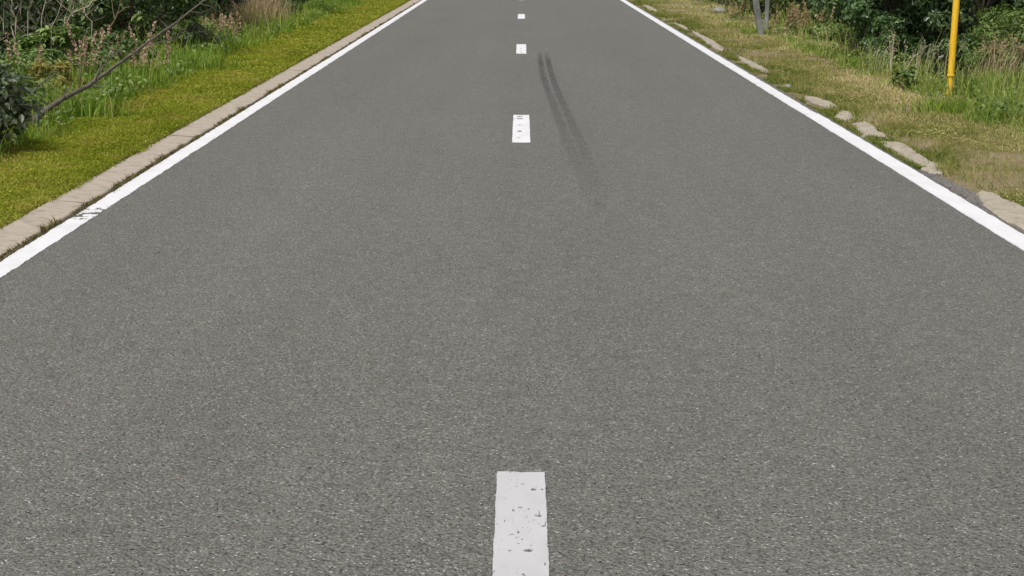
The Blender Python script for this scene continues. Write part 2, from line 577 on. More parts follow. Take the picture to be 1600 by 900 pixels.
def skid(pts, wd):
    P = [ground(*p) for p in pts]
    # smooth resample
    P = np.array(P); yv = np.linspace(P[0, 1], P[-1, 1], 60)
    o = np.argsort(P[:, 1])
    xv = np.interp(yv, P[o, 1], P[o, 0])
    ker = np.ones(9) / 9
    xv = np.convolve(np.pad(xv, 4, mode='edge'), ker, 'valid')
    V, A, Fq = [], [], []
    cols = np.array([-.85, -.45, 0, .45, .85])
    for i, (x, y) in enumerate(zip(xv, yv)):
        s = i / 59.0
        fade = min(1, (1 - s) / .90) ** .95 * min(1, .3 + s * 6)
        tone = .75 + .35 * vnoise(np.array([y * 1.3]), np.array([x * 3]), 4)[0]
        for c in cols:
            V.append((x + c * wd * (1 + .5 * s), y, .0022))
            A.append((0.0 if abs(c) > .5 else .68) * fade * tone)
        if i:
            a = (i - 1) * 5
            for k in range(4): Fq.append((a + k, a + 5 + k, a + 6 + k, a + k + 1))
    o = mesh_obj('skid_mark', V, np.array(Fq), M['skid'], road, {'rnd': A}, smooth=True)
    return o


skid([(842.8, 82), (847.7, 118), (857.8, 146.6), (873.6, 187), (889.5, 230), (906.9, 268), (926, 312), (940, 350)], .048)
skid([(853.0, 82), (862, 118), (873.6, 149.5), (889.5, 184), (908, 224.6), (922.7, 259), (942, 312), (957, 356)], .048)

# ------------------------------------------------------------------ left gutter: long concrete slabs
gut = empty('concrete_gutter', (0, 0, 0))
tag(gut, 'straight run of long beige concrete slabs beside the left edge line', 'gutter', kind='structure')
j0 = ground(115, 320)[1]
SL = 4.12
for k in range(-2, 12):
    ya, yb = j0 + SL * k + .020, j0 + SL * (k + 1) - .020
    n = 24
    v, f = [], []
    dz = rng.uniform(-.001, .003); tilt = rng.uniform(-.001, .003); sh = rng.uniform(-.008, .008)
    for i in range(n + 1):
        y = ya + (yb - ya) * i / n
        e0 = -2.985 + sh + (vnoise(y * 5, 1, 20) - .5) * .015
        e1 = -2.757 + sh * .4 + (vnoise(y * 6, 2, 22) - .5) * .016
        z0, z1 = .028 + dz + tilt, .012 + dz
        bev = .008
        v += [(e0, y, -.1), (e0, y, z0 - bev), (e0 + bev, y, z0), (e1 - bev, y, z1), (e1, y, z1 - bev), (e1, y, -.1)]
        if i:
            a = (i - 1) * 6
            for q in range(5): f.append((a + q, a + 6 + q, a + 7 + q, a + q + 1))
    v = np.array(v); f = np.array(f)
    capf = np.array([[0, 1, 4, 5], [1, 2, 3, 4]]); e = n * 6
    f = np.concatenate([f, capf, (capf + e)[:, ::-1]])
    mesh_obj('concrete_slab', v, f, M['slab'], gut)

# ------------------------------------------------------------------ right side: broken concrete edging
brk = empty('broken_edging', (0, 0, 0))
tag(brk, 'broken beige concrete edging half buried in grass beside the right edge line', 'edging', kind='structure')


def Z6(l): return [(1200 + a / 3.6, 150 + b / 3.6) for a, b in l]
def Z4(l): return [(940 + a / 4.433, b / 4.433) for a, b in l]


SLABS = []


def broken_slab(px, top=.03):
    P = np.array([ground(*p) for p in px])
    SLABS.append(P)
    # refine and roughen the outline
    Q = []
    for i in range(len(P)):
        a, b = P[i], P[(i + 1) % len(P)]
        m = max(2, int(np.linalg.norm(b - a) / .10))
        for k in range(m):
            q = a + (b - a) * k / m
            Q.append(q + (rng.rand(2) - .5) * np.array([.02, .045]))
    Q = np.array(Q); n = len(Q)
    c = Q.mean(0)
    inn = c + (Q - c) * np.array([.86, .95])
    z = top + (rng.rand(n) - .5) * .008
    V = [(q[0], q[1], -.06) for q in Q] + [(q[0], q[1], z[i] - .012) for i, q in enumerate(Q)] + \
        [(q[0], q[1], z[i]) for i, q in enumerate(inn)]
    bm_f = []
    for i in range(n):
        k = (i + 1) % n
        bm_f += [(i, k, n + k, n + i), (n + i, n + k, 2 * n + k, 2 * n + i)]
    # top as a triangle strip fan over y-sorted outline (ear clipping by mathutils)
    from mathutils.geometry import tessellate_polygon
    tris = tessellate_polygon([[Vector((q[0], q[1], 0)) for q in inn]])
    area = sum(Q[i][0] * Q[(i + 1) % n][1] - Q[(i + 1) % n][0] * Q[i][1] for i in range(n))
    tr = []
    for a, b_, c_ in tris:
        cr = (inn[b_] - inn[a])[0] * (inn[c_] - inn[a])[1] - (inn[b_] - inn[a])[1] * (inn[c_] - inn[a])[0]
        tr.append((2 * n + a, 2 * n + b_, 2 * n + c_) if cr > 0 else (2 * n + a, 2 * n + c_, 2 * n + b_))
    bf = np.array(bm_f)
    if area < 0: bf = bf[:, ::-1]
    mesh_obj('concrete_slab', V, [bf, np.array(tr)], M['broken'], brk)


broken_slab(Z6([(1165, 560), (1200, 545), (1260, 552), (1350, 600), (1440, 632), (1640, 740), (1700, 800), (1640, 850), (1440, 762), (1300, 692), (1200, 605)]), .020)
broken_slab(Z6([(612, 264), (690, 258), (770, 275), (820, 310), (900, 365), (988, 412), (975, 440), (900, 436), (820, 396), (700, 322)]), .017)
broken_slab(Z6([(362, 130), (412, 84), (478, 100), (490, 148), (430, 152)]), .018)
broken_slab(Z6([(470, 160), (545, 150), (600, 175), (625, 208), (680, 236), (668, 250), (600, 236), (535, 242), (490, 200)]), .018)
broken_slab(Z6([(190, 6), (262, 12), (390, 56), (412, 82), (350, 76), (240, 38)]), .019)
broken_slab(Z4([(925, 382), (1000, 415), (1090, 455), (1168, 498), (1145, 512), (1050, 482), (970, 428)]), .019)
broken_slab(Z4([(620, 212), (690, 245), (770, 282), (850, 338), (838, 362), (775, 333), (690, 275), (630, 232)]), .02)
broken_slab(Z4([(495, 158), (570, 180), (612, 208), (600, 222), (530, 185)]), .018)
broken_slab(Z4([(275, 28), (340, 50), (425, 95), (385, 88), (315, 60)]), .019)

# loose gravel where the edging has crumbled away
gv, gf, cnt = [], [], 0
ico = np.array([(0, 0, 1), (.9, 0, .2), (.2, .9, .1), (-.8, .3, .25), (-.2, -.85, .2), (.3, 0, -.6)])
icf = np.array([(0, 1, 2), (0, 2, 3), (0, 3, 4), (0, 4, 1), (5, 2, 1), (5, 3, 2), (5, 4, 3), (5, 1, 4)])
for k in range(2100):
    if k < 1100:
        u = rng.uniform(1462, 1535); v_ = 276 + (u - 1462) * .50 + rng.uniform(-4, 14)
        x, y = ground(u, v_)
    else:
        y = rng.uniform(9, 14.5) if k < 1700 else rng.uniform(14, 40); x = 2.905 + abs(rng.normal(0, .05))
    if x < 2.90: continue
    s = rng.uniform(.004, .013) * (1.1 if k < 1100 else .8)
    an = rng.rand() * 6.28; ca, sa = math.cos(an), math.sin(an)
    p = ico * (s * rng.uniform(.7, 1.3, 3)) + rng.normal(0, s * .12, ico.shape)
    p = np.stack([p[:, 0] * ca - p[:, 1] * sa, p[:, 0] * sa + p[:, 1] * ca, p[:, 2]], 1)
    z = float(height(x, y))
    gv.append(p + (x, y, z + s * .35)); gf.append(icf + cnt); cnt += 6
tag(mesh_obj('gravel', np.concatenate(gv), np.concatenate(gf), M['gravel']),
    'loose dark grey gravel in the gap of the broken edging', 'gravel', kind='stuff')


def off_slabs(x, y, k=.82):
    """true where nothing of the broken edging lies"""
    out = np.ones(len(x), bool)
    for P in SLABS:
        c = P.mean(0); Q = c + (P - c) * k
        ins = np.zeros(len(x), bool)
        for i in range(len(Q)):
            a, b = Q[i], Q[(i + 1) % len(Q)]
            if a[1] == b[1]: continue
            cr = ((a[1] > y) != (b[1] > y)) & (x < (b[0] - a[0]) * (y - a[1]) / (b[1] - a[1]) + a[0])
            ins ^= cr
        out &= ~ins
    # a few blades grow from cracks
    return out | (rng.rand(len(x)) < .02)


# ------------------------------------------------------------------ blades
def blades(P, h, wd, lean, curl=.5, az=None):
    """bent grass blades: 5 verts, 3 triangles each"""
    n = len(P)
    az = rng.rand(n) * 2 * np.pi if az is None else az
    d = np.stack([np.cos(az), np.sin(az), np.zeros(n)], 1)
    fa = rng.rand(n) * np.pi * 2
    s = np.stack([np.cos(fa), np.sin(fa), np.zeros(n)], 1) * wd[:, None] * .5
    up = np.array([0, 0, 1.0])
    mid = P + up * (h * .55)[:, None] + d * (h * lean * .4)[:, None]
    tip = P + up * (h * (1 - .35 * np.clip(lean, 0, 1.5) * curl))[:, None] + d * (h * lean)[:, None]
    V = np.stack([P - s, P + s, mid - s * .8, mid + s * .8, tip], 1).reshape(-1, 3)
    b = np.arange(n)[:, None] * 5
    Fa = np.concatenate([b + np.array([[0, 1, 3]]), b + np.array([[0, 3, 2]]), b + np.array([[2, 3, 4]])], 0)
    return V, Fa


def scatter(n, x0, x1, y0, y1, p=1.6, keep=None):
    """more blades near the camera"""
    u = rng.rand(n)
    a, b = y0 ** (1 - p), y1 ** (1 - p)
    y = (a + (b - a) * u) ** (1 / (1 - p))
    x = x0 + (x1 - x0) * rng.rand(n)
    if keep is not None:
        k = rng.rand(n) < keep(x, y)
        x, y = x[k], y[k]
    return x, y


def grass_obj(name, sets, mat, label, cat, parent=None):
    Vs, Fs, As, c = [], [], [], 0
    for V, Fa, A in sets:
        Vs.append(V); Fs.append(Fa + c); As.append(A); c += len(V)
    o = mesh_obj(name, np.concatenate(Vs), np.concatenate(Fs), mat, parent, {'rnd': np.concatenate(As)})
    if parent is None: tag(o, label, cat, kind='stuff')
    else: o['kind'] = 'stuff'
    return o


def grass_set(x, y, hmin, hmax, wmin, wmax, lean, curl=.5, bias=None, hmul=None):
    n = len(x)
    P = np.stack([x, y, height(x, y) - .004], 1)
    h = rng.uniform(hmin, hmax, n)
    if hmul is not None: h = h * hmul
    V, Fa = blades(P, h, rng.uniform(wmin, wmax, n) * np.clip(y / 18, .8, 2.0), rng.uniform(.1, lean, n), curl)
    a = rng.rand(n) if bias is None else np.clip(rng.rand(n) * .6 + bias, 0, 1)
    return V, Fa, np.repeat(a, 5)


LEAF = np.array([(0, 0, 0), (-.24, .28, .05), (-.2, .66, .03), (0, 1, -.08), (.2, .66, .03), (.24, .28, .05)])


def leaves(P, size, Nrm, wide=1.0, droop=.5):
    """oval leaves folded at the midrib, facing Nrm, pointing about outward"""
    n = len(P)
    t = rng.normal(0, 1, (n, 3)); t[:, 2] -= droop
    z = Nrm / np.linalg.norm(Nrm, axis=1, keepdims=True)
    t -= z * (t * z).sum(1, keepdims=True)
    yv = t / np.maximum(np.linalg.norm(t, axis=1, keepdims=True), 1e-6)
    xv = np.cross(yv, z)
    L = LEAF[None] * size[:, None, None] * np.array([wide, 1, 1])
    V = P[:, None] + L[..., 0:1] * xv[:, None] + L[..., 1:2] * yv[:, None] + L[..., 2:3] * z[:, None]
    b = np.arange(n)[:, None] * 6
    Fq = np.concatenate([b + np.array([[0, 3, 2, 1]]), b + np.array([[0, 5, 4, 3]])], 0)
    return V.reshape(-1, 3), Fq


# left: short mossy grass next to the gutter
def left_edge(x, y):      # ragged edge of the turf against the slab
    e = -2.965 + (fbm(y * 2.3, 0 * y, 31) - .5) * .07
    return (x < e).astype(float)


x, y = scatter(330000, -4.35, -2.93, 8.5, 58, 1.7, left_edge)
g1 = grass_set(x, y, .015, .045, .004, .009, 1.1, bias=fbm(x * 2, y * .8, 40) * .7 - .12, hmul=.45 + 1.9 * np.clip(fbm(x * 3, y * 2, 44) - .2, 0, 1))
x, y = scatter(70000, -4.3, -2.94, 8.5, 50, 1.7, left_edge)
P = np.stack([x, y, height(x, y) + rng.uniform(.004, .045, len(x)) * (.3 + 1.2 * fbm(x * 3, y * 2, 44))], 1)
V, Fq_ = leaves(P, rng.uniform(.010, .024, len(x)) * np.clip(y / 20, .8, 2), rng.normal(0, .5, (len(x), 3)) + np.array([0, -.3, 1]), 1.4)
moss_leaf = (V, Fq_, np.repeat(np.clip(rng.rand(len(x)) * .7 + .3 * fbm(x * 2, y, 47), 0, 1), 6))
grass_obj('short_grass', [g1], M['moss_grass'], 'short olive green mossy grass between the gutter and the taller grass on the left', 'grass')


tag(mesh_obj('moss_leaves', moss_leaf[0], moss_leaf[1], M['moss_grass'], None, {'rnd': moss_leaf[2]}),
    'tiny olive leaves growing between the short grass on the left', 'moss', kind='stuff')


# left: taller brighter grass in front of the hedge
def left_tall(x, y):
    e = -3.86 - .10 * np.clip((y - 14) / 20, 0, 1) + (fbm(y * .9, 0 * y, 51) - .5) * .5 + (fbm(y * 3.1, 0 * y, 53) - .5) * .35
    return np.clip((e - x) / .25, 0, 1) * np.clip((x + 5.15) / .35, .06, 1) * (.35 + .65 * (fbm(x * 1.5, y * 1.1, 55) > .42))


x, y = scatter(120000, -6.2, -3.75, 11, 58, 1.5, left_tall)
hm = .30 + .85 * fbm(x * 1.3, y * .9, 58) * np.clip((-x - 3.7) / .6, .35, 1)
g2 = grass_set(x, y, .12, .34, .006, .013, .9, bias=fbm(x * 1.2, y * .7, 61) * .6 - .1, hmul=hm)
x, y = scatter(2600, -5.0, -3.8, 11, 58, 1.5, left_tall)
g3 = grass_set(x, y, .25, .55, .004, .007, .5, bias=np.full(len(x), .4))
grass_obj('tall_grass', [g2, g3], M['green_grass'], 'taller bright green grass in front of the left hedge', 'grass')


# right: dry short grass with bare patches
def right_short(x, y):
    e = 3.07 + (fbm(y * 1.9, 0 * y, 71) - .5) * .22
    bare = fbm(x * 1.4, y * .7, 73)
    return (x > e) * off_slabs(x, y) * np.clip((.60 - bare) / .14, .10, 1)


x, y = scatter(230000, 2.98, 4.9, 9, 58, 1.7, right_short)
g4 = grass_set(x, y, .02, .06, .004, .009, 1.2, bias=fbm(x * 1.8, y * .8, 76) * .8 - .22 + .30 * np.clip((x - 3.5) / .7, -.6, 1), hmul=.5 + 1.7 * np.clip(fbm(x * 2.6, y * 1.6, 78) - .25, 0, 1) + .9 * np.clip((3.5 - x) / .3, 0, 1) * fbm(x * 3, y * 2, 79))
grass_obj('dry_grass', [g4], M['right_grass'], 'thin dry grass with bare earth between the broken edging and the taller grass', 'grass')


# right: strip of weeds between line and edging, left: tufts in the joint
x = 2.90 + np.abs(rng.normal(0, .11, 34000)); u = rng.rand(34000)
y = 14.0 + 44 * u ** 1.5
k = (fbm(x * 4, y * 1.4, 83) > .43) & (x < 3.5) & off_slabs(x, y); x, y = x[k], y[k]
P = np.stack([x, y, height(x, y)], 1)
V, Fa = blades(P, rng.uniform(.012, .045, len(x)), rng.uniform(.006, .012, len(x)), rng.uniform(.3, 1.4, len(x)))
w1 = (V, Fa, np.repeat(np.clip(rng.rand(len(x)) * .5, 0, 1), 5))
grass_obj('roadside_moss', [w1], M['right_grass'], 'low brownish moss creeping up to the right edge line', 'moss')

yv = rng.uniform(8.5, 50, 9000)
dens = vnoise(yv * 2.6, 0 * yv, 91) * .6 + vnoise(yv * 9, 0 * yv, 92) * .4
k = dens > .5; yv = yv[k]; dens = dens[k]
xv = -2.745 + rng.normal(0, .007, len(yv))
P = np.stack([xv, yv, np.full(len(yv), .001)], 1)
V, Fa = blades(P, rng.uniform(.012, .05, len(yv)) * (dens * 2.2 - .6), rng.uniform(.004, .009, len(yv)), rng.uniform(.4, 1.5, len(yv)))
yv = rng.uniform(8.5, 50, 2500)
P = np.stack([-2.985 + rng.normal(0, .012, len(yv)), yv, np.full(len(yv), .02)], 1)
V2, F2 = blades(P, rng.uniform(.02, .055, len(yv)), rng.uniform(.004, .008, len(yv)), rng.uniform(.5, 1.6, len(yv)))
grass_obj('joint_weeds', [(V, Fa, np.repeat(rng.rand(len(V) // 5) * .9, 5)), (V2, F2, np.repeat(rng.rand(len(V2) // 5) * .6, 5))], M['joint_weed'],
          'small dark weed tufts in the joint between gutter and left edge line', 'weeds')


# earth that has gathered in the joint between the left edge line and the gutter
ye = np.concatenate([np.arange(8, 30, .03), np.arange(30, 90, .15)])
wl = -2.765 - .012 * vnoise(ye * 3, 0 * ye, 94); wr = -2.735 + .020 * fbm(ye * 2.5, 0 * ye, 95) * (vnoise(ye * 1.1, 0 * ye, 97) > .35)
V = np.stack([np.stack([wl, ye, np.full(len(ye), .004)], 1), np.stack([(wl + wr) / 2, ye, np.full(len(ye), .0085)], 1), np.stack([wr, ye, np.full(len(ye), .0012)], 1)], 1).reshape(-1, 3)
a = np.arange(len(ye) - 1) * 3
Vj, Fj = [V], []
for k in range(-2, 12):
    yj = j0 + SL * k
    wob = rng.uniform(-.004, .004, 6)
    Vj.append(np.array([(-2.99, yj - .021 + wob[0], .0272), (-2.87, yj - .021 + wob[1], .0196), (-2.757, yj - .021 + wob[2], .0115),
                        (-2.99, yj + .021 + wob[3], .0272), (-2.87, yj + .021 + wob[4], .0196), (-2.757, yj + .021 + wob[5], .0115)]))
    o_ = len(V) + (k + 2) * 6
    Fj += [(o_, o_ + 1, o_ + 4, o_ + 3), (o_ + 1, o_ + 2, o_ + 5, o_ + 4)]
tag(mesh_obj('joint_soil', np.concatenate(Vj), np.concatenate([np.array(Fj), np.stack([a, a + 1, a + 4, a + 3], 1), np.stack([a + 1, a + 2, a + 5, a + 4], 1)]), M['soil']),
    'dark earth gathered in the joint between the gutter and the left edge line', 'soil', kind='stuff')


# right: tall grass in front of the hedge
def right_tall(x, y):
    foot = np.where((np.abs(x - 4.36) < .22) & (np.abs(y - 18.9) < 1.0), .25, 1)
    e = 4.08 - .20 * np.clip((y - 24) / 12, 0, 1) + (fbm(y * .8, 0 * y, 101) - .5) * .5 + (fbm(y * 3.3, 0 * y, 102) - .5) * .35
    return foot * np.clip((x - e) / .25, 0, 1) * np.clip((5.05 - .05 * (y - 20) - x) / .35, .05, 1) * (.3 + .7 * (fbm(x * 1.6, y * 1.1, 103) > .42))


x, y = scatter(110000, 3.8, 6.6, 12, 58, 1.5, right_tall)
hm = (.28 + .8 * fbm(x * 1.4, y * .9, 105) * np.clip((x - 3.9) / .6, .35, 1)) * np.where(y > 19.5, .85, 1.05)
g5 = grass_set(x, y, .12, .34, .006, .013, .9, bias=fbm(x * 1.2, y * .7, 106) * .6 - .05, hmul=hm)
x, y = scatter(2600, 4.0, 5.6, 12, 58, 1.5, right_tall)
g6 = grass_set(x, y, .25, .6, .004, .007, .5, bias=np.full(len(x), .45))
grass_obj('verge_grass', [g5, g6], M['right_tall'], 'taller grass around the yellow post and in front of the right hedge', 'grass')


# ------------------------------------------------------------------ leaves
def leaf_cloud(c, rx, ry, hgt, n, size, clumps, low=.0, fill=.35, up=.6):
    """points in clumps through an egg-shaped crown, denser at the outside, with leaf normals"""
    k = clumps
    d = rng.normal(0, 1, (k, 3)); d /= np.linalg.norm(d, axis=1, keepdims=True)
    r = (fill + (1 - fill) * rng.rand(k)) ** .6
    cc = d * r[:, None] * np.array([rx, ry, hgt * .52])
    cc[:, 2] += hgt * .5 + low
    # crowns bulge irregularly
    cc[:, :2] *= (.8 + .4 * rng.rand(k))[:, None]
    cr = rng.uniform(.10, .26, k) * (rx + ry) * .5
    idx = rng.randint(0, k, n)
    q = rng.normal(0, 1, (n, 3)); q /= np.linalg.norm(q, axis=1, keepdims=True)
    q *= (rng.rand(n) ** .4)[:, None] * cr[idx][:, None]
    P = cc[idx] + q * np.array([1, 1, .75])
    P[:, 2] = np.abs(P[:, 2]) + .02
    ctr = np.array([0, 0, hgt * .45])
    Nn = (P - ctr) / np.array([rx, ry, hgt * .6]) * .5 + q / cr[idx][:, None] * .5 + rng.normal(0, .45, (n, 3)) + np.array([0, 0, up])
    tone = rng.rand(k)[idx] * .45 + rng.rand(n) * .55
    P = P + np.array(c)
    s = rng.uniform(.6, 1.25, n) * size
    return P, s, Nn, tone, cc + np.array(c)


def shrub(name, c, rx, ry, hgt, n, size, mat, label, bark='bark_dark', clumps=70, stems=5, wide=1.0, fill=.35, group=None, cat='shrub', up=.6):
    c = (c[0], c[1], float(height(c[0], c[1])))
    root = empty(name, c)
    tag(root, label, cat, group)
    P, s, Nn, tone, cc = leaf_cloud((0, 0, 0), rx, ry, hgt, n, size, clumps, fill=fill, up=up)
    V, Fq = leaves(P, s, Nn, wide)
    f = mesh_obj('foliage', V, Fq, M[mat], root, {'rnd': np.repeat(tone, 6)})
    f['kind'] = 'stuff'
    for k in range(stems):
        mb = MB()
        tgt = Vector(cc[rng.randint(len(cc))])
        b = Vector((rng.uniform(-.2, .2) * rx, rng.uniform(-.2, .2) * ry, -.05))
        pts = [b.lerp(tgt, i / 5) + Vector((rng.normal(0, .04), rng.normal(0, .04), (.12 * hgt * math.sin(i / 5 * math.pi)))) for i in range(6)]
        r0 = .010 + .008 * hgt
        mb.tube(pts, [r0 * (1 - .75 * i / 5) for i in range(6)], 6)
        for q in range(3):
            a = pts[rng.randint(1, 4)]
            tip = Vector(cc[np.argmin(np.linalg.norm(cc - np.array(a) - rng.normal(0, .3, 3), axis=1))])
            m_ = a.lerp(tip, .5) + Vector(rng.normal(0, .03, 3))
            mb.tube([a, m_, tip], [r0 * .5, r0 * .35, r0 * .15], 5)
        mb.build('stem', M[bark], root)
    return root


# small broad weeds between the blades of the two verges
def weeds_in(name, x, y, z0, z1, s0, s1, mat, label):
    n = len(x)
    P = np.stack([x, y, height(x, y) + rng.uniform(z0, z1, n)], 1)
    V, Fq_ = leaves(P, rng.uniform(s0, s1, n), rng.normal(0, .55, (n, 3)) + np.array([0, -.3, 1]), 1.2)
    tag(mesh_obj(name, V, Fq_, M[mat], None, {'rnd': np.repeat(np.clip(rng.rand(n) * .6 + .4 * fbm(x * 2, y, 150), 0, 1), 6)}), label, 'weeds', kind='stuff')


x, y = scatter(24000, -5.3, -3.85, 12, 50, 1.5, lambda x, y: left_tall(x, y) * (fbm(x * 2.2, y * 1.2, 120) > .47))
weeds_in('verge_weeds', x, y, .03, .20, .03, .07, 'leaf_weed', 'broad leaved weeds mixed into the taller grass on the left')
x, y = scatter(26000, 3.9, 5.6, 13, 50, 1.5, lambda x, y: right_tall(x, y) * (fbm(x * 2.2, y * 1.2, 125) > .46))
weeds_in('verge_weeds', x, y, .03, .22, .025, .06, 'leaf_weed', 'broad leaved weeds mixed into the taller grass near the yellow post')
x, y = scatter(60000, 3.0, 4.5, 9, 50, 1.7, lambda x, y: right_short(x, y) * (fbm(x * 2.4, y * 1.1, 130) > .44))
weeds_in('clover_leaves', x, y, .006, .04, .010, .026, 'right_grass', 'tiny leaves growing between the dry grass on the right')

# ------------------------------------------------------------------ left hedge
shrub('leafy_shrub', (-4.22, 14.5), .62, .62, .80, 3600, .07, 'leaf_grey', 'low grey green shrub at the left end of the fallen branch', clumps=50, up=.5)
shrub('leafy_shrub', (-5.10, 21.3), .50, .45, .62, 2600, .07, 'leaf_bright', 'low shrub with light green leaves below the pale bare stems', clumps=36)
shrub('leafy_shrub', (-4.95, 17.6), .55, .6, .48, 2200, .065, 'leaf_weed', 'low yellowish green bush at the left edge of the picture above the grey green shrub', clumps=40)
shrub('leafy_shrub', (-5.45, 26.8), 1.0, 1.0, 2.5, 12000, .085, 'leaf_mid', 'tall broad leaved green shrub behind the thin end of the fallen branch', clumps=110)
shrub('leafy_shrub', (-5.6, 32.2), 1.05, 1.2, 2.6, 11000, .075, 'leaf_dark', 'dark shrub with deep shade under it, left of the pale dry grass tuft', clumps=90)
shrub('leafy_shrub', (-5.7, 37.4), .9, 1.0, 2.3, 9000, .075, 'leaf_blue', 'deep green shrub right behind the pale dry grass tuft', clumps=80)
shrub('leafy_shrub', (-5.0, 41.6), .75, 1.0, 1.9, 8000, .08, 'leaf_dark', 'dark shrub right of the pale dry grass tuft', clumps=70)
shrub('leafy_shrub', (-5.2, 47.0), .8, 1.3, 2.0, 8000, .08, 'leaf_mid', 'farthest green shrub on the left side of the road', clumps=70)

for bx, by, brx, bry, bh, bn, bm_, lab in (
        (-4.98, 23.4, .45, .7, .45, 2600, 'leaf_mid', 'low bramble with dull green leaves under the middle of the fallen branch'),
        (-4.72, 27.2, .38, .9, .38, 2600, 'leaf_grey', 'low greyish bramble below the thin end of the fallen branch'),
        (-4.95, 29.4, .40, .7, .34, 1900, 'leaf_weed', 'low weedy bush beside the brownish pink stalks left of the pale dry grass tuft'),
        (-4.75, 39.2, .30, .6, .32, 1500, 'leaf_mid', 'low green bramble just right of the pale dry grass tuft'),
        (-5.25, 19.9, .55, .6, .42, 2600, 'leaf_bright', 'low light green bush at the left edge under the bare stems')):
    shrub('bramble_bush', (bx, by), brx, bry, bh, bn, .055, bm_, lab, clumps=40, stems=3, bark='bark_brown', cat='bush')

# ------------------------------------------------------------------ right hedge
shrub('leafy_shrub', (5.06, 26.3), .92, .95, 2.5, 18000, .08, 'leaf_blue', 'big dense dark green shrub, the left one of the pair left of the yellow post', clumps=110)
shrub('leafy_shrub', (6.0, 25.4), .85, .9, 2.4, 14000, .07, 'leaf_dark', 'shady dark shrub directly behind the pale seed grass beside the yellow post', clumps=80)
shrub('leafy_shrub', (7.2, 26.0), .95, 1.0, 2.6, 12000, .085, 'leaf_mid', 'green shrub at the upper right corner behind the weedy bush', clumps=90)
shrub('leafy_shrub', (5.95, 22.7), .75, .8, .82, 6500, .05, 'leaf_weed', 'low light green weedy bush right of the yellow post', clumps=80, wide=.8)
shrub('leafy_shrub', (5.9, 35.5), .8, 1.2, 2.2, 9000, .08, 'leaf_dark', 'dark shrub behind the rusty weeds and the grey wooden posts', clumps=80)
shrub('leafy_shrub', (5.35, 43.5), .8, 1.2, 2.0, 8000, .08, 'leaf_weed', 'olive green shrub beyond the grey wooden posts', clumps=70)
shrub('bramble_bush', (4.80, 25.0), .40, .45, .42, 2400, .055, 'leaf_blue', 'low dark bramble at the foot of the big dense shrub left of the yellow post', clumps=40, stems=3, cat='bush')
shrub('bramble_bush', (5.55, 24.2), .50, .5, .42, 2600, .055, 'leaf_blue', 'low dark bramble just left of the yellow post behind the seed grass', clumps=40, stems=3, cat='bush')
shrub('bramble_bush', (4.95, 31.4), .36, .7, .28, 1500, .055, 'leaf_weed', 'low light green bush between the rusty weeds and the big dense shrub', clumps=34, stems=3, cat='bush')
shrub('leafy_shrub', (4.24, 21.2), .17, .16, .25, 420, .06, 'leaf_weed', 'small bushy green weed in the grass left of the yellow post', clumps=14, stems=3, cat='weed')


def thicket(name, x0, x1, label, mat, n):
    """the wood behind the hedges: one dark leafy mass"""
    m = 520
    cx, cy = rng.uniform(x0, x1, m), rng.uniform(15, 66, m)
    cz = 3.4 * rng.rand(m) ** 2.0 + .1; cr = rng.uniform(.4, .8, m)
    idx = rng.randint(0, m, n)
    q = rng.normal(0, 1, (n, 3)); q /= np.linalg.norm(q, axis=1, keepdims=True)
    q *= (rng.rand(n) ** .4 * cr[idx])[:, None]
    P = np.stack([cx, cy, cz], 1)[idx] + q
    P[:, 2] = np.abs(P[:, 2]) + .03
    V, Fq = leaves(P, rng.uniform(.07, .14, n), q + rng.normal(0, .3, (n, 3)) + np.array([0, 0, .3]))
    o = mesh_obj(name, V, Fq, M[mat], None, {'rnd': np.repeat(rng.rand(n), 6)})
    tag(o, label, 'thicket', kind='stuff')


thicket('thicket', -9.6, -6.9, 'dark tangled undergrowth filling the space behind the left hedge', 'leaf_dark', 90000)
thicket('thicket', 6.9, 10.0, 'dark undergrowth filling the space behind the right hedge', 'leaf_dark', 130000)


# ------------------------------------------------------------------ bare stems and the fallen branch
def wiggle(a, b, n, amp):
    a, b = Vector(a), Vector(b)
    L = (b - a).length
    return [a.lerp(b, i / n) + (Vector(rng.normal(0, amp * L, 3)) if 0 < i < n else Vector((0, 0, 0))) for i in range(n + 1)]


YB = 21.6
bare_spec = [  # (bottom px, points up to the top of the picture and beyond)
    ([(78, 76), (92, 58), (105, 34), (115, 19), (132, 8), (150, -6), (175, -30), (200, -60)], .016, [((115, 19), (115, 10), (114, 4))]),
    ([(58, 72), (64, 44), (66, 26), (70, 6), (74, -25)], .010, []),
    ([(78, 56), (83, 41), (90, 24), (94, 8), (96, -20)], .008, []),
    ([(-6, 70), (10, 54), (5, 36), (-2, 24), (-8, 0)], .011, []),
    ([(20, 78), (25, 56), (22, 40), (32, 28), (36, 0)], .008, []),
    ([(62, 66), (67, 50), (72, 40)], .007, []),
    ([(140, 36), (137, 24), (132, 12), (128, -8)], .007, []),
    ([(20, 26), (18, 14), (15, 0), (12, -20)], .008, []),
    ([(42, 18), (48, 4), (52, -14)], .006, []),
    ([(100, 26), (106, 14), (112, 2), (118, -14)], .006, []),
]
bs = empty('bare_shrub', (at(80, 76, YB).x, YB, float(height(-5.2, YB))))
tag(bs, 'leafless shrub of pale crooked stems at the upper left corner', 'shrub')
bloc = Vector(bs.location)
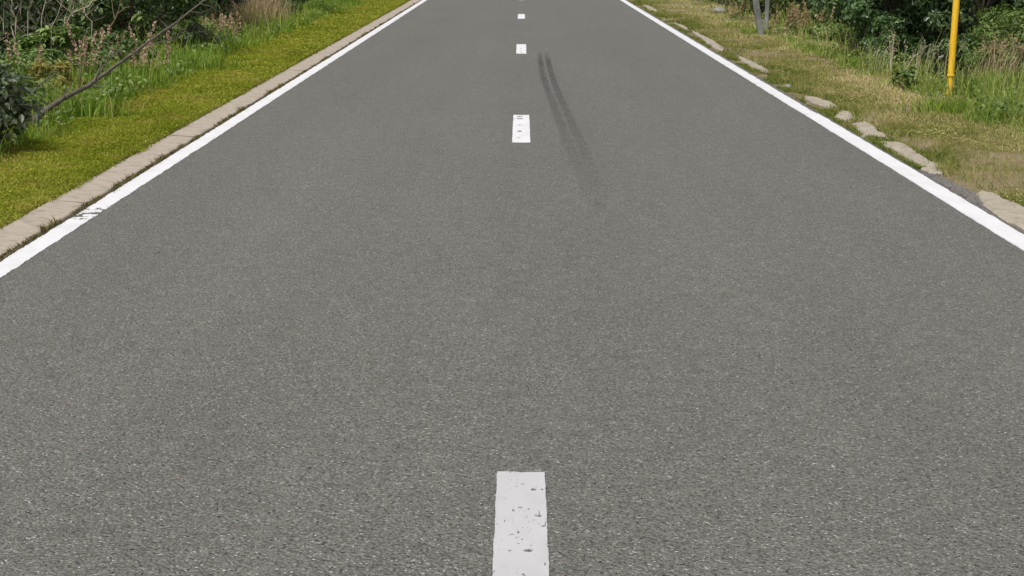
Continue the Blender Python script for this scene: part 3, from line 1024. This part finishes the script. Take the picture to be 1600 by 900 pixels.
for spec, r0, subs in bare_spec:
    mb = MB()
    yo = YB + rng.uniform(-.35, .35)
    P = [at(u, v, yo + .05 * i) for i, (u, v) in enumerate(spec)]
    P = [Vector((P[0].x - .03, P[0].y, float(height(P[0].x, P[0].y)) - .02))] + P
    P = [p + (Vector(rng.normal(0, .018, 3)) if 0 < i else Vector((0, 0, 0))) for i, p in enumerate(P)]
    r0 *= .75
    Rr = [r0 * 1.25 - r0 * .75 * i / (len(P) - 1) for i in range(len(P))]
    mb.tube([p - bloc for p in P], Rr, 6)
    for sp in subs:
        Q = [at(u, v, yo + .1) for u, v in sp]
        mb.tube([p - bloc for p in Q], [r0 * .5, r0 * .35, r0 * .2], 5)
    for q in range(7):
        a = P[rng.randint(1, len(P))]
        t = a + Vector((rng.normal(0, .16), rng.normal(0, .1), rng.uniform(.08, .35)))
        mb.tube([p - bloc for p in (a, a.lerp(t, .5) + Vector(rng.normal(0, .02, 3)), t)], [r0 * .4, r0 * .3, r0 * .15], 5)
    mb.build('stem', M['bark_pale'], bs)

# a second, greenish brown twiggy bush with forked stems
tb = empty('bare_shrub', (at(165, 85, 23.5).x, 23.5, float(height(-5.1, 23.5))))
tag(tb, 'thin brown forked twigs standing in front of the tall broad leaved shrub', 'shrub')
tloc = Vector(tb.location)
for spec, r0 in (([(160, 90), (166, 62), (172, 42), (180, 30), (186, 14), (190, -10)], .011), ([(180, 30), (177, 20), (175, 4), (172, -14)], .008),
                 ([(183, 22), (196, 12), (205, 10)], .006), ([(152, 96), (158, 76), (163, 62)], .008)):
    mb = MB()
    P = [at(u, v, 23.5) - tloc for u, v in spec]
    mb.tube(P, [r0 - r0 * .6 * i / (len(P) - 1) for i in range(len(P))], 6)
    mb.build('stem', M['bark_brown'], tb)

fb_pts = [(14, 214), (34, 200), (52, 187), (70, 173), (85, 163), (98, 154), (118, 144), (138, 134), (147, 127), (160, 118), (176, 106), (192, 95), (210, 82), (228, 68), (245, 56), (262, 44), (280, 32), (296, 18), (312, 6), (326, -6), (345, -20)]
def fbY(u): return 16.2 + (u - 52) * .018
fb = empty('fallen_branch', at(14, 214, fbY(14)))
tag(fb, 'long bare dark branch slanting out over the tall grass on the left', 'branch')
floc = Vector(fb.location)
mb = MB()
P = [at(u, v, fbY(u)) - floc for u, v in fb_pts]
mb.tube(P, [0.031 * (1 - .82 * (i / (len(P) - 1)) ** .8) for i in range(len(P))], 8)
mb.build('main_stem', M['bark_fallen'], fb)
twigs = [
    ([(147, 126), (152, 117), (157, 104), (160, 92)], .013), ([(150, 122), (158, 110), (165, 99), (170, 94)], .010), ([(152, 116), (164, 100), (176, 90), (190, 84)], .007),
    ([(140, 133), (148, 136), (156, 135), (161, 138)], .010), ([(97, 154), (102, 145), (108, 136), (113, 128)], .008), ([(124, 140), (124, 128), (126, 112), (125, 98)], .007),
    ([(190, 95), (202, 87), (214, 84), (226, 84)], .007), ([(228, 69), (242, 68), (258, 64), (280, 58)], .007), ([(228, 68), (236, 66), (232, 56), (238, 48)], .005),
    ([(262, 44), (276, 42), (290, 48), (296, 52)], .006), ([(280, 31), (284, 24), (296, 22)], .005), ([(296, 18), (314, 20), (330, 14)], .005), ([(262, 44), (256, 36), (250, 32)], .005),
    ([(312, 6), (330, 10), (346, 22)], .005), ([(52, 143), (60, 134), (74, 122), (88, 114)], .010), ([(80, 166), (92, 172), (104, 178)], .006), ([(50, 186), (40, 178), (30, 160)], .008),
]
for sp, r0 in twigs:
    mb = MB()
    Y0 = fbY(sp[0][0])
    P = [at(u, v, Y0 + .02 * i) - floc for i, (u, v) in enumerate(sp)]
    mb.tube(P, [r0 - r0 * .65 * i / (len(P) - 1) for i in range(len(P))], 6)
    for q in range(2):
        a = P[rng.randint(1, len(P))]
        t = a + Vector((rng.normal(0, .06), rng.normal(0, .05), rng.uniform(.02, .12)))
        mb.tube([a, a.lerp(t, .5) + Vector(rng.normal(0, .01, 3)), t], [r0 * .35, r0 * .28, r0 * .18], 4)
    mb.build('twig', M['bark_fallen'], fb)


# ------------------------------------------------------------------ weeds, dry tufts, faded flower stalks
def stalk_clump(name, c, rx, ry, n, hmin, hmax, mat, label, stemmat='green_stem', spike=.42, fl=.016, per=90, cat='weeds', leafy=True, grp=None):
    c = (c[0], c[1], float(height(*c)))
    root = empty(name, c)
    tag(root, label, cat, grp)
    lp, ls, ln = [], [], []
    for k in range(n):
        x, y = rng.normal(0, rx * .5), rng.normal(0, ry * .5)
        h = rng.uniform(hmin, hmax)
        lx, ly = rng.normal(0, .2) * h, rng.normal(0, .2) * h
        st = MB()
        st.tube([(x, y, -.02), (x + lx * .35, y + ly * .35, h * .5), (x + lx, y + ly, h)], [.0045, .004, .002], 5)
        stem = st.build('stalk', M[stemmat], root)
        t = spike + (1 - spike) * rng.rand(per)
        rr = fl * (2.6 - 2.3 * t) * rng.uniform(.4, 1.7, per)
        an = rng.rand(per) * 6.28
        P = np.stack([x + lx * t + np.cos(an) * rr, y + ly * t + np.sin(an) * rr, h * t], 1)
        V, Fq = leaves(P, rng.uniform(.6, 1.3, per) * fl * 1.7, np.stack([np.cos(an), np.sin(an), np.full(per, .5)], 1) + rng.normal(0, .3, (per, 3)), 1.5)
        sp_ = mesh_obj('flower_spike', V, Fq, M[mat], stem, {'rnd': np.repeat(np.clip(rng.rand() * .4 + rng.rand(per) * .6, 0, 1), 6)})
        sp_['kind'] = 'stuff'
        m_ = 14
        t = rng.uniform(.08, spike + .1, m_); an = rng.rand(m_) * 6.28
        lp.append(np.stack([x + lx * t, y + ly * t, h * t], 1)); ls.append(rng.uniform(.05, .10, m_))
        ln.append(np.stack([np.cos(an) * .5, np.sin(an) * .5, np.ones(m_)], 1))
    if leafy:
        V, Fq = leaves(np.concatenate(lp), np.concatenate(ls), np.concatenate(ln), .55)
        o = mesh_obj('foliage', V, Fq, M['leaf_weed'], root, {'rnd': np.repeat(rng.rand(len(V) // 6), 6)})
        o['kind'] = 'stuff'
    return root


stalk_clump('flower_clump', (-5.15, 19.6), .22, .3, 5, .5, .78, 'pink', 'faded pinkish flower stalks at the left edge under the bare stems')
stalk_clump('flower_clump', (-4.72, 20.8), .26, .35, 8, .42, .8, 'pink', 'faded flower stalks between the light green shrub and the fallen branch')
stalk_clump('flower_clump', (-4.72, 23.6), .34, .4, 11, .35, .62, 'pink', 'tall faded pink flower stalks rising behind the middle of the fallen branch')
stalk_clump('flower_clump', (-4.35, 22.6), .34, .5, 9, .18, .36, 'pink', 'short brownish flower stalks just below the middle of the fallen branch')
stalk_clump('flower_clump', (-4.68, 30.4), .40, .9, 22, .22, .48, 'pink', 'brownish pink flower stalks left of the pale dry grass tuft')
stalk_clump('flower_clump', (4.82, 33.2), .42, .7, 26, .25, .60, 'rust', 'rusty brown flowering weeds beside the grey wooden posts')
stalk_clump('flower_clump', (4.45, 40.0), .30, .8, 12, .2, .42, 'rust', 'low brown weeds beyond the grey wooden posts')
shrub('fern_clump', (-4.62, 18.9), .30, .35, .40, 1500, .05, 'leaf_yellow', 'yellowish fern like plant above the fallen branch', clumps=26, stems=4, bark='bark_brown', cat='plant', wide=.7)


def tuft(name, c, rad, n, h0, h1, wd, mat, label, lean=.7, heads=0, cat='grass tuft', headmat=None, az=None):
    c = (c[0], c[1], float(height(*c)))
    root = empty(name, c)
    tag(root, label, cat)
    P = np.stack([rng.normal(0, rad, n), rng.normal(0, rad, n), np.zeros(n)], 1)
    h = rng.uniform(h0, h1, n)
    A = None if az is None else rng.normal(az, .7, n)
    V, Fa = blades(P, h, rng.uniform(.6, 1.3, n) * wd, rng.uniform(.05, lean, n), .4, A)
    o = mesh_obj('blades', V, Fa, M[mat], root, {'rnd': np.repeat(rng.rand(n), 5)})
    o['kind'] = 'stuff'
    if heads:
        tips = V.reshape(-1, 5, 3)[:, 4][np.argsort(-h)[:heads]]
        mids = V.reshape(-1, 5, 3)[:, 2][np.argsort(-h)[:heads]]
        d = tips - mids; d /= np.linalg.norm(d, axis=1, keepdims=True)
        per = 16
        t = rng.rand(heads, per) * .11
        Q = (tips[:, None] - d[:, None] * (t[..., None] - .02)).reshape(-1, 3) + rng.normal(0, .004, (heads * per, 3))
        V2, F2 = leaves(Q, rng.uniform(.012, .026, len(Q)), rng.normal(0, 1, (len(Q), 3)), .7, -.8)
        s2 = mesh_obj('seed_heads', V2, F2, M[headmat or mat], root, {'rnd': np.repeat(rng.rand(len(Q)), 6)})
        s2['kind'] = 'stuff'
    return root


tuft('dry_grass_tuft', (-4.72, 35.6), .17, 900, .35, .72, .012, 'straw', 'tall pale beige dry grass tuft standing against the dark left hedge', .55, 90)
tuft('dry_grass_tuft', (-4.85, 33.4), .22, 600, .2, .46, .011, 'straw', 'lower dry grass tuft left of the tall pale one', .7, 60)
tuft('dry_grass_tuft', (4.98, 20.6), .13, 120, .3, .64, .007, 'straw', 'dry straw coloured grass tuft just right of the yellow post', .75, 60, az=.3)
tuft('dry_grass_tuft', (5.40, 20.9), .20, 90, .25, .55, .006, 'straw', 'thin dry grass tuft in front of the weedy bush at the right edge', .8, 40, az=.2)
tuft('seed_grass_tuft', (4.72, 22.9), .17, 42, .2, .45, .006, 'grey_straw', 'pale greyish seed grass in front of the shady shrub left of the yellow post', .9, 34, az=.2)
tuft('seed_grass_tuft', (4.30, 23.3), .12, 20, .2, .50, .006, 'grey_straw', 'thin tuft of pale seed grass farther left from the yellow post', .9, 14, az=.4)
tuft('seed_grass_tuft', (4.40, 23.0), .01, 4, .50, .58, .011, 'grey_straw', 'single tall pale seed spike against the dark shrub', .08, 4)
tuft('green_grass_tuft', (4.10, 18.2), .20, 750, .10, .20, .010, 'green_grass', 'lush green grass tuft at the foot of the yellow post', 1.0)
tuft('green_grass_tuft', (4.74, 17.7), .26, 1300, .14, .34, .009, 'right_tall', 'long green grass tuft at the right edge of the picture below the weedy bush', 1.0)
tuft('green_grass_tuft', (5.05, 20.0), .28, 1100, .14, .36, .010, 'right_tall', 'fresh green grass tuft directly right of the yellow post below the straw', .9)
tuft('green_grass_tuft', (-4.1, 17.6), .20, 520, .12, .3, .011, 'green_grass', 'bright green grass tuft below the thick end of the fallen branch', .9)
tuft('green_grass_tuft', (-4.2, 24.2), .26, 700, .12, .3, .012, 'green_grass', 'bright green grass patch below the middle of the fallen branch', .8)


def flower(name, p, h, r, mat, label, grp):
    c = (p[0], p[1], float(height(p[0], p[1])))
    root = empty(name, c)
    tag(root, label, 'flower', grp)
    mb = MB(); mb.tube([(0, 0, -.01), (.01, 0, h * .5), (0, .01, h)], [.003, .0025, .002], 5)
    mb.build('stem', M['green_stem'], root)
    mb = MB()
    for k in range(9):
        a = 2 * math.pi * k / 9
        ca, sa = math.cos(a), math.sin(a)
        mb.add([(0, 0, h), (ca * r - sa * r * .3, sa * r + ca * r * .3, h + r * .25), (ca * r * 1.15, sa * r * 1.15, h + r * .1), (ca * r + sa * r * .3, sa * r - ca * r * .3, h + r * .25)], [(0, 1, 2, 3)])
    mb.build('flower_head', M[mat], root, smooth=False)


flower('white_flower', (at(368, 63, 31.5).x, 31.5), at(368, 63, 31.5).z - .05, .035, 'petal_white', 'white flower in the brownish stalks left of the pale dry grass tuft', 'white flowers in the left verge')
flower('white_flower', (at(395, 69, 29.8).x, 29.8), at(395, 69, 29.8).z - .05, .02, 'petal_white', 'smaller white flower in the grass right of the other one', 'white flowers in the left verge')
flower('yellow_flower', (at(1477, 148, 19.6).x, 19.6), at(1477, 148, 19.6).z - .03, .022, 'petal_yellow', 'yellow flower touching the left side of the yellow post foot', 'yellow flowers by the post')
flower('yellow_flower', (at(1511, 129, 20.0).x, 20.0), at(1511, 129, 20.0).z - .03, .022, 'petal_yellow', 'yellow flower in the grass right of the yellow post', 'yellow flowers by the post')
flower('white_flower', (at(1470, 89, 21.4).x, 21.4), at(1470, 89, 21.4).z - .03, .022, 'petal_white', 'whitish round flower head just left of the yellow post', 'white flowers in the right verge')
flower('white_flower', (at(1578, 110, 20.8).x, 20.8), at(1578, 110, 20.8).z - .03, .018, 'petal_white', 'small white flower in the weeds far right of the yellow post', 'white flowers in the right verge')

# ------------------------------------------------------------------ yellow marker post
Yp = ground(1483, 156)[1]
pb = at(1483, 156, Yp)
post = empty('marker_post', (pb.x, Yp, float(height(pb.x, Yp))))
tag(post, 'slim yellow round marker post standing in the grass on the right', 'post')
zt = Vector(post.location)


def ring_tube(mb, prof, axis, sides=20):
    """turned profile [(height, radius)] along a slightly leaning axis"""
    P = [axis * h for h, r in prof]
    mb.tube(P, [r for h, r in prof], sides)


top = at(1495, 0, Yp) - at(1484.5, 140, Yp)
ax = Vector((top.x / top.z, .0, 1.0))
zc_ = at(1486.5, 118, Yp).z - zt.z
mb = MB(); ring_tube(mb, [(-.25, .029), (zc_ - .012, .029)], ax); mb.build('lower_tube', M['yellow'], post)
mb = MB(); ring_tube(mb, [(zc_ - .014, .035), (zc_ - .012, .038), (zc_ + .014, .038), (zc_ + .016, .035)], ax); mb.build('collar', M['yellow'], post)
mb = MB(); ring_tube(mb, [(zc_ + .0165, .0345), (1.85, .0365)], ax); mb.build('upper_tube', M['yellow'], post)
mb = MB(); ring_tube(mb, [(1.852, .040), (1.92, .040), (1.95, .030), (1.96, .008)], ax); mb.build('cap', M['yellow'], post)


# ------------------------------------------------------------------ weathered wooden posts
def wood_post(a, b, Y, wd, hgt, label):
    p0 = at(a[0], a[1], Y); p1 = at(b[0], b[1], Y)
    ax = (p1 - p0); ax = ax / ax.z
    base = Vector((p0.x, Y, float(height(p0.x, Y))))
    root = mb = MB()
    V, Fq = [], []
    levels = [-.2, 0, hgt * .3, hgt * .6, hgt - .02, hgt]
    prof = [(-1, -.8), (-.8, -1), (.8, -1), (1, -.8), (1, .8), (.8, 1), (-.8, 1), (-1, .8)]
    for i, z in enumerate(levels):
        s = wd * .5 * (.8 if i == len(levels) - 1 else 1) * (1 + rng.normal(0, .03))
        c = ax * z
        V += [(c.x + u * s, c.y + v * s, z) for u, v in prof]
        if i:
            for k in range(8):
                k2 = (k + 1) % 8
                Fq.append(((i - 1) * 8 + k, (i - 1) * 8 + k2, i * 8 + k2, i * 8 + k))
    e = (len(levels) - 1) * 8
    Fq += [(e, e + 1, e + 2, e + 3), (e, e + 3, e + 4, e + 7), (e + 4, e + 5, e + 6, e + 7)]
    o = mesh_obj('wooden_post', V, np.array(Fq), M['wood_grey'])
    o.location = base
    tag(o, label, 'post', 'weathered posts in the right verge')


wood_post((1189, 57), (1180, 0), 33.0, .10, 1.25, 'weathered grey wooden post leaning left in the right verge')
wood_post((1197, 40), (1199, 0), 35.0, .075, 1.1, 'thinner pale wooden post behind the leaning grey post')

# ------------------------------------------------------------------ stones
def stone(px, Y, sx, sy, sz, mat, label):
    p = at(px[0], px[1], Y)
    n, m = 10, 6
    V, Fq = [], []
    for j in range(m + 1):
        th = math.pi * j / m
        for i in range(n):
            ph = 2 * math.pi * i / n
            r = 1 + rng.normal(0, .08)
            V.append((math.sin(th) * math.cos(ph) * sx * r, math.sin(th) * math.sin(ph) * sy * r, max(-.6, math.cos(th)) * sz * r))
    for j in range(m):
        for i in range(n):
            k = (i + 1) % n
            Fq.append((j * n + i, (j + 1) * n + i, (j + 1) * n + k, j * n + k))
    o = mesh_obj('stone', V, np.array(Fq), M[mat], smooth=True)
    o.location = (p.x, Y, float(height(p.x, Y)) + sz * .4)
    tag(o, label, 'stone')


stone((1124, 20), ground(1124, 22)[1], .16, .13, .09, 'stone', 'pale grey stone in the grass left of the grey wooden posts')
stone((1232, 135), ground(1232, 137)[1], .045, .05, .03, 'stone', 'small pale stone in the short grass behind the broken edging')
